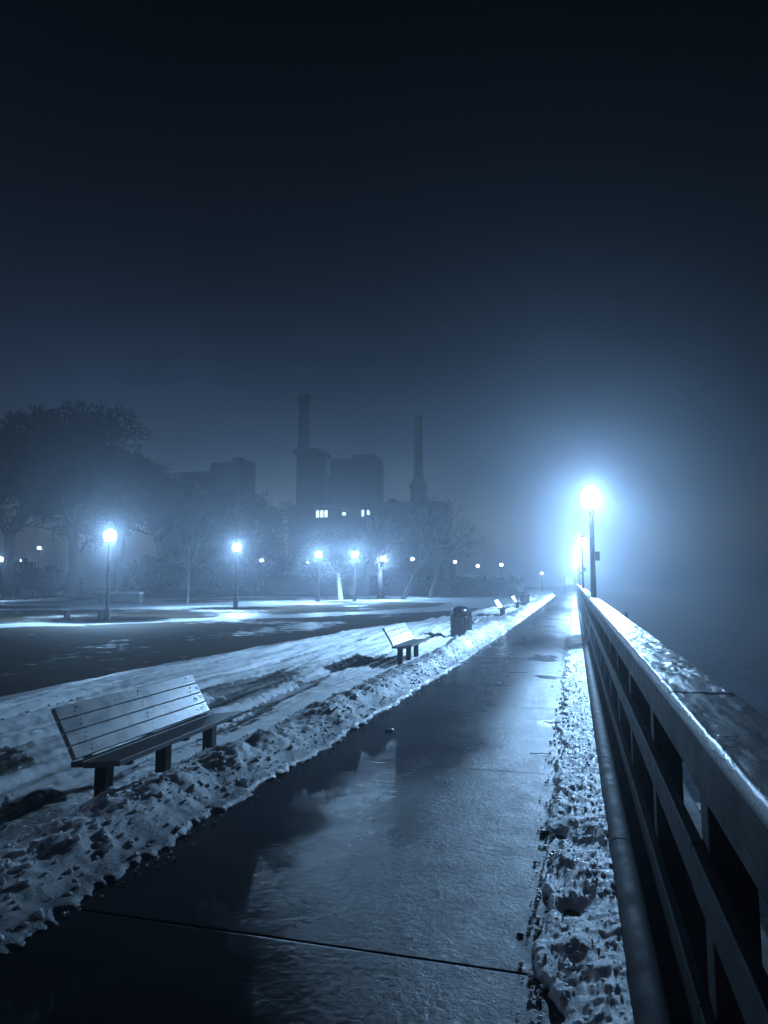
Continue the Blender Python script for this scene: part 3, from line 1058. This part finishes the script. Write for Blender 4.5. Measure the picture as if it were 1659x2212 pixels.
# ------------------------------------------------------------------ litter bins
def make_bin():
    root = empty('litter_bin', (0, 0, 0))
    b = MB()
    b.lathe([(0.235, 0.03), (0.24, 0.60), (0.22, 0.60)], 20)
    b.build('liner', M['lid'], root, True)
    n = 20
    for k_ in range(n):
        a = 2 * math.pi * k_ / n
        ca, sa = math.cos(a), math.sin(a)
        rad = Vector((ca, sa, 0)); tan = Vector((-sa, ca, 0))
        b = MB()
        lean = Vector((rad.x * 0.035, rad.y * 0.035, 1)).normalized()
        b.obox(rad * 0.276 + Vector((0, 0, 0.34)), rad, tan, lean, 0.010, 0.036, 0.32, 0.003)
        b.build('slat', M['binslat'], root)
    b = MB()
    for z_, r_ in ((0.12, 0.270), (0.60, 0.288)):
        b.lathe([(r_ - 0.016, z_), (r_ + 0.008, z_), (r_ + 0.008, z_ + 0.03), (r_ - 0.016, z_ + 0.03)], 28)
    b.build('band', M['metal'], root, True)
    # dome lid with a wide mouth: lower ring, uprights, hood
    b = MB()
    b.lathe([(0.305, 0.655), (0.315, 0.665), (0.31, 0.68), (0.262, 0.70), (0.25, 0.70), (0.24, 0.655)], 28)
    prof = [(0.252, 0.80), (0.247, 0.83), (0.225, 0.875), (0.18, 0.915), (0.12, 0.94), (0.05, 0.95), (0.005, 0.952)]
    b.lathe(prof, 28)
    for a in (20, 110, 200, 290):
        a = R(a)
        rad = Vector((math.cos(a), math.sin(a), 0)); tan = Vector((-rad.y, rad.x, 0))
        b.obox(rad * 0.248 + Vector((0, 0, 0.75)), rad, tan, Vector((0, 0, 1)), 0.008, 0.13, 0.07, 0.003)
    b.build('lid', M['lid'], root, True)
    return root


bn = make_bin()
for i, (x, yy, lb) in enumerate(((-2.98, 18.9, 'near slatted litter bin with domed lid standing behind the snow bank'), (-3.0, 44.6, 'far domed litter bin, a grey silhouette at the end of the snow bank'))):
    o = bn if i == 0 else copy_tree(bn)
    o.location = (x, yy, -0.13)
    tag(o, lb, 'litter bin', 'litter bins beside the path')

# small things on the path
def blob(name, loc, size, mat, lab, cat, seed=1, group=None):
    rg = random.Random(seed)
    bm = bmesh.new()
    bmesh.ops.create_icosphere(bm, subdivisions=2, radius=1)
    for q in bm.verts:
        q.co = Vector((q.co.x * size[0], q.co.y * size[1], q.co.z * size[2])) * rg.uniform(0.65, 1.2)
    b = MB(); b.bm(bm)
    o = b.build(name, mat, loc=loc)
    tag(o, lab, cat, group)
    return o


def twig(name, loc, ln, rz, lab, mat='debris', r=0.004):
    rg = random.Random(int(ln * 1000))
    b = MB()
    p = Vector((-ln / 2, 0, 0.006)); n = 6
    for i in range(n):
        q = p + Vector((ln / n, rg.uniform(-0.2, 0.2) * ln / n * 2, rg.uniform(-0.002, 0.004)))
        b.tube(p, q, r, r * 0.9, 6)
        if i in (2, 4):
            b.tube(q, q + Vector((0.25 * ln, rg.choice((-1, 1)) * 0.14 * ln, 0.004)), r * 0.6, r * 0.4, 5)
        p = q
    o = b.build(name, M[mat], loc=loc)
    o.rotation_euler.z = rz
    tag(o, lab, 'twig')


blob('ice_chunk', (-1.84, 6.95, 0.012), (0.045, 0.03, 0.012), M['ice'], 'flat pale chunk of ice on the dark wet left side of the path', 'ice', 4)
blob('leaf_clump', (-0.21, 4.40, 0.012), (0.028, 0.030, 0.016), M['debris'], 'dark clump of wet leaves at the edge of the snow strip', 'leaves', 5)
blob('leaf_scrap', (-0.26, 3.16, 0.006), (0.018, 0.012, 0.006), M['debris'], 'small dark leaf scrap on the path near the lower joint', 'leaf', 6)
twig('fallen_twig', (-0.33, 6.35, 0.004), 0.16, 0.2, 'dark twig lying across the path by the snow strip')
twig('pale_stick', (-0.95, 6.28, 0.004), 0.12, 1.3, 'thin pale stick in the middle of the damp path', 'white', 0.004)

# ------------------------------------------------------------------ trees
def rnd_unit(rg):
    return Vector((rg.gauss(0, 1), rg.gauss(0, 1), rg.gauss(0, 1))).normalized()


def tree(name, loc, height, spread, seed, lab, cat='tree', trunk_r=None, levels=6, lean=(0, 0), twig_r=0.012, kids=(3, 3, 3, 4, 4, 4), trunk_frac=0.22, mat='bark', up=0.15, group=None, reach=0.8):
    rg = random.Random(seed)
    root = empty(name, loc)
    tag(root, lab, cat, group)
    tr_, cr_ = MB(), MB()
    tr = trunk_r or height * 0.028

    def grow(p, d, ln, r, lev):
        n = 4 if lev < 2 else 3 if lev < 4 else 2
        tgt = tr_ if lev < 3 else cr_
        for i in range(n):
            bend = 0.10 if lev == 0 else 0.22
            d = (d + rnd_unit(rg) * bend + Vector((0, 0, up * (0.4 if lev == 0 else 1) * 0.5))).normalized()
            q = p + d * (ln / n)
            r1 = max(twig_r * 0.5, r * (0.90 if lev < 2 else 0.80))
            tgt.tube(p, q, r, r1, 8 if lev < 2 else 5 if lev < 3 else 3)
            p, r = q, r1
            if lev >= 1 and lev < levels and i < n - 1 and rg.random() < 0.8:
                side = rnd_unit(rg); side = (side - d * side.dot(d)).normalized()
                dd = (d * 0.55 + side * 0.8).normalized()
                grow(p, Vector((dd.x * spread, dd.y * spread, dd.z)).normalized(), ln * rg.uniform(0.5, 0.75), r * 0.6, lev + 1)
        if lev < levels:
            kk = kids[min(lev, len(kids) - 1)]
            ph = rg.uniform(0, 6.28)
            for j in range(kk):
                a = ph + j * 6.283 / kk + rg.uniform(-0.4, 0.4)
                side = d.orthogonal().normalized(); side.rotate(Matrix.Rotation(a, 3, d))
                sp = rg.uniform(0.35, 0.85)
                dd = (d + side * sp).normalized()
                dd = Vector((dd.x * spread, dd.y * spread, dd.z)).normalized()
                grow(p, dd, ln * rg.uniform(0.66, 0.92) * reach, r * rg.uniform(0.62, 0.78), lev + 1)
    grow(Vector((0, 0, -0.3)), Vector((lean[0], lean[1], 1)).normalized(), height * trunk_frac + 0.3, tr, 0)
    # fit the finished tree to its height and width
    allv = tr_.v + cr_.v
    mz = max(v[2] for v in allv)
    f = height / mz
    tr_.v = [(v[0] * f, v[1] * f, v[2] * f) for v in tr_.v]
    cr_.v = [(v[0] * f, v[1] * f, v[2] * f) for v in cr_.v]
    tr_.build('trunk', M[mat], root, True)
    cr_.build('crown', M['twig'], root)
    return root


def at_px(x, D):                      # lateral position at distance D of something seen in column x near the horizon
    dcam = Vector(((x - CX) / F, -(VY - CY) / F, -1))
    wv = M_W @ dcam
    return wv.x / wv.y * D


g4 = 'bare winter trees around the lawn'
tree('bare_tree', (at_px(165, 60), 60, -0.1), 21.0, 1.25, 11, 'tallest bare tree with a broad dark twiggy crown left behind the first park lamp', trunk_r=0.38, twig_r=0.06, kids=(4, 4, 4, 4, 4, 3), levels=6, group=g4)
tree('bare_tree', (at_px(20, 56), 56, -0.1), 18.0, 1.3, 12, 'dense dark bare tree cut by the left edge of the picture', trunk_r=0.38, twig_r=0.06, kids=(4, 4, 4, 4, 4, 3), levels=6, group=g4)
tree('bare_tree', (at_px(255, 68), 68, -0.1), 17.0, 1.3, 13, 'lower dark bare tree on the right flank of the big tree', trunk_r=0.38, twig_r=0.06, kids=(4, 4, 4, 4, 4, 3), levels=6, group=g4)
tree('bare_tree', (at_px(345, 80), 80, -0.1), 17.5, 1.2, 14, 'bare tree rising just left of the far apartment slab', twig_r=0.06, kids=(4, 4, 4, 4, 3, 3), levels=6, group=g4)
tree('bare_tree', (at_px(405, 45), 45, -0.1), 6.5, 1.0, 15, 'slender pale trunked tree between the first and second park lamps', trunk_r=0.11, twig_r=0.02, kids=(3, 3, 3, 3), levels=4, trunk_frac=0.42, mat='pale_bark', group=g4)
tree('bare_tree', (at_px(545, 95), 95, -0.1), 15.0, 1.3, 16, 'round topped dark tree at the foot of the far apartment slab', twig_r=0.06, kids=(4, 4, 3, 4, 3, 3), levels=5, group=g4)
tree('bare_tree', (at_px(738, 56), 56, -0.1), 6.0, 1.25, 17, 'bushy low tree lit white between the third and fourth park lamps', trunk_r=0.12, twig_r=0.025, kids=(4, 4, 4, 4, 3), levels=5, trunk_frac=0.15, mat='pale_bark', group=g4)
tree('bare_tree', (at_px(790, 70), 70, -0.1), 9.5, 1.1, 18, 'thin bare tree rising behind the fourth park lamp', twig_r=0.025, kids=(3, 3, 3, 3), levels=4, group=g4)
tree('bare_tree', (at_px(865, 60), 60, -0.1), 9.0, 1.0, 19, 'leaning bare tree with long dark limbs before the low hall', lean=(0.6, 0.0), trunk_r=0.15, twig_r=0.022, kids=(3, 2, 3, 3), levels=4, trunk_frac=0.3, group=g4)
tree('bare_tree', (at_px(925, 66), 66, -0.1), 10.0, 1.1, 20, 'spreading bare tree before the right end of the low hall', lean=(0.3, 0), trunk_r=0.15, twig_r=0.022, kids=(3, 3, 3, 3), levels=4, group=g4)
tree('bare_tree', (at_px(820, 64), 64, -0.1), 7.0, 1.0, 23, 'small forked bare tree beside the farthest park lamp', twig_r=0.025, kids=(2, 3, 3, 3, 3), levels=5, trunk_frac=0.2, group=g4)


# leafy shrubs and hedge behind the lawn
def foliage(name, loc, dims, n, seed, mat, lab, cat, size=0.25, kind=None):
    rg = np.random.RandomState(seed)
    p = rg.normal(size=(n, 3)); p /= np.linalg.norm(p, axis=1)[:, None]
    p *= (rg.rand(n, 1) ** 0.35)
    blobs = fbm(p[:, 0] * 2.2 + p[:, 1], p[:, 2] * 2.2 + p[:, 1], 3, seed % 7)
    p *= (0.85 + 0.35 * blobs)[:, None]
    p = p * np.array(dims) / 2
    p[:, 2] = np.abs(p[:, 2] + dims[2] / 2)
    a = rg.normal(size=(n, 3)); a /= np.linalg.norm(a, axis=1)[:, None]
    b_ = np.cross(a, rg.normal(size=(n, 3))); b_ /= np.linalg.norm(b_, axis=1)[:, None]
    s_ = size * (0.5 + rg.rand(n, 1))
    V = np.stack([p, p + a * s_, p + a * s_ * .5 + b_ * s_ * .6], 1).reshape(-1, 3)
    b = MB(); b.v = [tuple(q) for q in V]; b.f = [(3 * i, 3 * i + 1, 3 * i + 2) for i in range(n)]
    o = b.build(name, M[mat], loc=loc)
    tag(o, lab, cat, kind=kind)
    return o


hx0, hx1 = at_px(575, 76), at_px(1128, 76)
n_h = 14000
rg = np.random.RandomState(3)
hp = np.stack([rg.uniform(hx0, hx1, n_h), 76 + rg.uniform(-0.8, 0.8, n_h), rg.rand(n_h) ** 0.6 * 1.95], 1)
hp[:, 2] *= 1 + 0.13 * fbm(hp[:, 0] * 0.35, hp[:, 1] * 0.1, 3, 4)
a = rg.normal(size=(n_h, 3)) * 0.16
c2 = rg.normal(size=(n_h, 3)) * 0.16
V = np.stack([hp, hp + a, hp + c2], 1).reshape(-1, 3)
V[:, 2] = np.maximum(V[:, 2], -0.15)
b = MB(); b.v = [tuple(q) for q in V]; b.f = [(3 * i, 3 * i + 1, 3 * i + 2) for i in range(n_h)]
b.box(hx0, 75.5, -0.2, hx1, 76.5, 1.7)
tag(b.build('hedge', M['leafdark']), 'long low dark hedge closing the far side of the lawn', 'hedge')
for i, (px, D, dm, lb) in enumerate(((1012, 86, (3.4, 2.2, 2.6), 'snow dusted shrub lit by the corner light of the low hall'),
                                     (1048, 88, (3.6, 2.2, 2.5), 'snow dusted shrub below the middle far light'),
                                     (1095, 88, (3.0, 2.0, 2.4), 'small snow dusted shrub right below the separate far light'))):
    foliage('snowy_shrub', (at_px(px, D), D, -0.1), dm, 900, 30 + i, 'white', lb, 'shrub', 0.22)
for i, (px, D, dm, lb) in enumerate(((20, 66, (9, 5, 4.5), 'dark shrub mass low at the left edge below the big trees'),
                                     (110, 64, (8, 4, 3.2), 'dark shrubs under the tallest bare tree'),
                                     (455, 82, (14, 5, 4.5), 'dark shrubs in front of the far apartment slab'),
                                     (560, 92, (14, 5, 9.0), 'tall dark evergreen clump at the foot of the apartment slab'),
                                     (330, 78, (12, 5, 5.0), 'dark shrubs between the first park lamp and the pale trunk'))):
    foliage('evergreen_shrub', (at_px(px, D), D, -0.2), dm, 3500, 50 + i, 'leafdark', lb, 'shrub', 0.4)

# low snow-capped wall and a table on the lawn left
b = MB(); xw0, xw1 = at_px(212, 44), at_px(302, 44)
b.box(xw0, 44, -0.2, xw1, 44.5, 0.55, 0.03)
lw = b.build('low_wall', M['concrete'])
tag(lw, 'low wall with a pale snowy top behind the first park lamp', 'wall')
b = MB(); b.box(xw0 - 0.05, 43.95, 0.553, xw1 + 0.05, 44.55, 0.72, 0.06)
b.build('snow_cap', M['white'], lw, True)

tb = empty('far_bench', (-20.3, 25.6, -0.15))
tag(tb, 'tiny flat bench on the lawn left of the nearest park lamp', 'bench')
b = MB(); b.box(-1.0, -0.2, 0.38, 1.0, 0.2, 0.43, 0.01); b.build('seat', M['seat'], tb)
for sx in (-0.85, 0.85):
    b = MB(); b.box(sx - 0.05, -0.15, -0.1, sx + 0.05, 0.15, 0.378, 0.006); b.build('leg', M['metal'], tb)

# pale notice board at the far end of the promenade
nb = empty('notice_board', (-0.55, 88, 0))
tag(nb, 'pale square board on two posts at the foggy end of the path', 'notice board')
b = MB(); b.box(-0.5, -0.03, 1.05, 0.5, 0.03, 1.95, 0.01); b.build('panel', M['white'], nb)
for sx in (-0.54, 0.54):
    b = MB(); b.box(sx - 0.035, -0.04, -0.05, sx + 0.035, 0.04, 2.05, 0.005); b.build('post', M['metal'], nb)

# ------------------------------------------------------------------ power station and far buildings
BD = 150.0
K = BD / 220.0                         # measured at 220, built at 150


def bx(v): return v * K
def bz(v): return H + (v - H) * K


def facade_windows(root, x0, x1, z0, z1, yf, nx, nz, wf=0.5, hf=0.55, lit=()):
    for i in range(nx):
        for j in range(nz):
            cx_ = x0 + (i + 0.5) * (x1 - x0) / nx
            cz_ = z0 + (j + 0.5) * (z1 - z0) / nz
            hw = (x1 - x0) / nx * wf / 2; hh_ = (z1 - z0) / nz * hf / 2
            b = MB(); b.box(cx_ - hw, yf - 0.06, cz_ - hh_, cx_ + hw, yf + 0.1, cz_ + hh_)
            b.build('window', M['darkglass'], root)


ps = empty('power_station', (bx(-66), BD, 0))
tag(ps, 'hulking power station with boiler towers and a low hall with a few lit windows', 'power station')


def pbox(name, x0, x1, z0, z1, y0, y1, mat, bev=0.15):
    k0, k1 = (BD + y0) / BD, (BD + y1) / BD
    b = MB(); b.box(bx(x0) * k0 - bx(-66), y0, H + (z0 - H) * (k0 if z0 > 1 else 1), bx(x1) * k1 - bx(-66), y1, H + (z1 - H) * k0, bev)
    return b.build(name, M[mat], ps)


def px_(v): return bx(v) - bx(-66)


pbox('low_hall', -94.1, -37.4, -0.3, bz(26.6), 0, 9, 'brick')
pbox('hall_parapet', -94.6, -36.9, bz(26.6) + 0.002, bz(27.4), -0.3, 9.3, 'conc_b')
pbox('boiler_tower', -91.2, -80.0, bz(26), bz(45.2), 3, 11, 'brick')
pbox('tower_parapet', -92.4, -78.6, bz(45.0), bz(46.8), 2.6, 11.5, 'brick')
pbox('link_wall', -80.0, -79.0, bz(26), bz(37.5), 5, 9, 'brick')
pbox('boiler_house', -79.0, -60.0, bz(26), bz(42.6), 3.5, 13, 'conc_b')
pbox('roof_block', -71.0, -60.6, bz(42.2), bz(43.8), 4, 12, 'conc_b')
pbox('roof_ledge', -58.5, -55.0, bz(27), bz(28.6), 2, 7, 'conc_b')
b = MB()
b.lathe([(px_(-66 + 2.6), bz(46.8)), (px_(-66 + 2.15), bz(50)), (px_(-66 + 1.95), bz(60)), (px_(-66 + 1.85), bz(66.2)), (px_(-66 + 2.35), bz(66.6)), (px_(-66 + 2.35), bz(68.0)), (px_(-66 + 1.9), bz(68.8)), (0.6, bz(68.9))], 24, px_(-88.6) + bx(-88.6) * 7 / BD, 7)
b.build('chimney', M['brick'], ps, True)
# second tall stack, partly behind the hall
b = MB()
b.lathe([(2.1, -0.3), (1.9, bz(26)), (1.75, bz(31.0)), (2.05, bz(31.4)), (2.05, bz(33.2)), (1.55, bz(33.8)), (1.05, bz(36)), (0.95, bz(55.8)), (0.6, bz(56.0))], 20, 0, 0)
st = b.build('slim_chimney', M['brick'], None, True, loc=(bx(-48.2), BD + 31.8, 0))
tag(st, 'slim free standing chimney with a collar behind the right end of the low hall', 'chimney')
# place the slim stack just behind the hall and rescale so that it still stands where it is seen
kf = (BD + 31.8) / BD
st.location.x = bx(-48.2) * kf
st.scale = (kf, kf, kf)
st.location.z = -H * (kf - 1)

# hall windows: unlit bays plus the lit ones
zl0, zl1 = bz(22.9), bz(25.1)
for i in range(11):
    xw = -92 + i * 5.0
    if abs(xw + 82) < 4 or abs(xw + 73.8) < 2.6 or abs(xw + 65.6) < 3: continue
    b = MB(); b.box(px_(xw) - 1.0, -0.10, zl0, px_(xw) + 1.0, 0.2, zl1, 0.03)
    b.build('window', M['darkglass'], ps)
for xw in (-83.2, -81.7, -80.2):
    b = MB(); b.box(px_(xw) - 0.36, -0.14, zl0, px_(xw) + 0.36, 0.2, zl1 + 0.1, 0.08)
    o = b.build('lit_window', M['window'], ps)
for xw, wv_, zz0, zz1 in ((-73.8, 0.42, 23.4, 24.4), (-67.2, 0.28, 22.9, 25.0), (-65.3, 0.30, 23.4, 25.0)):
    b = MB(); b.box(px_(xw) - wv_, -0.14, bz(zz0), px_(xw) + wv_, 0.2, bz(zz1), 0.06)
    b.build('lit_window', M['window'], ps)
for z_a in (6.0, 11.0, 16.0):
    for i in range(14):
        xw = -91.5 + i * 4.0
        b = MB(); b.box(px_(xw) - 0.8, -0.08, bz(z_a), px_(xw) + 0.8, 0.2, bz(z_a + 2.6))
        b.build('window', M['darkglass'], ps)

ab = empty('apartment_slab', (bx(-123), BD, 0))
tag(ab, 'stepped apartment slab, a plain dark block left of the power station', 'building')


def ax_(v): return bx(v) - bx(-123)


for nm, x0, x1, z1, y0, y1 in (('wall', -140.5, -123.5, 40.6, 0, 7), ('middle_wing', -123.5, -114.2, 43.3, -1, 7), ('tower', -114.2, -106.3, 44.6, -2, 7)):
    k1 = (BD + y1) / BD
    b = MB(); b.box(ax_(x0), y0, -0.3, bx(x1) * k1 - bx(-123) if nm == 'tower' else ax_(x1), y1, bz(z1), 0.25)
    b.build(nm, M['conc_b'], ab)
for i in range(8):
    for j in range(7):
        x0 = -139 + i * 4.1
        yf = 0 if x0 < -124.5 else (-1 if x0 < -115 else -2)
        z0 = bz(8 + j * 4.6)
        b = MB(); b.box(ax_(x0) , yf - 0.08, z0, ax_(x0 + 1.9), yf + 0.2, z0 + 1.2)
        b.build('window', M['darkglass'], ab)

# ------------------------------------------------------------------ haze
b = MB(); b.box(-240, -10, -3.6, 62, 232, 62)
hz = b.build('haze', M['white'])
m = bpy.data.materials.new('fog'); m.use_nodes = True
n = m.node_tree; n.nodes.clear()
vol = n.nodes.new('ShaderNodeVolumePrincipled')
vol.inputs['Color'].default_value = (0.84, 0.90, 1.0, 1)
vol.inputs['Density'].default_value = FOG
vol.inputs['Anisotropy'].default_value = FOG_G
out = n.nodes.new('ShaderNodeOutputMaterial')
n.links.new(vol.outputs[0], out.inputs['Volume'])
hz.data.materials.clear(); hz.data.materials.append(m)
tag(hz, 'thin even night fog lying over path, water and park', 'haze', kind='stuff')
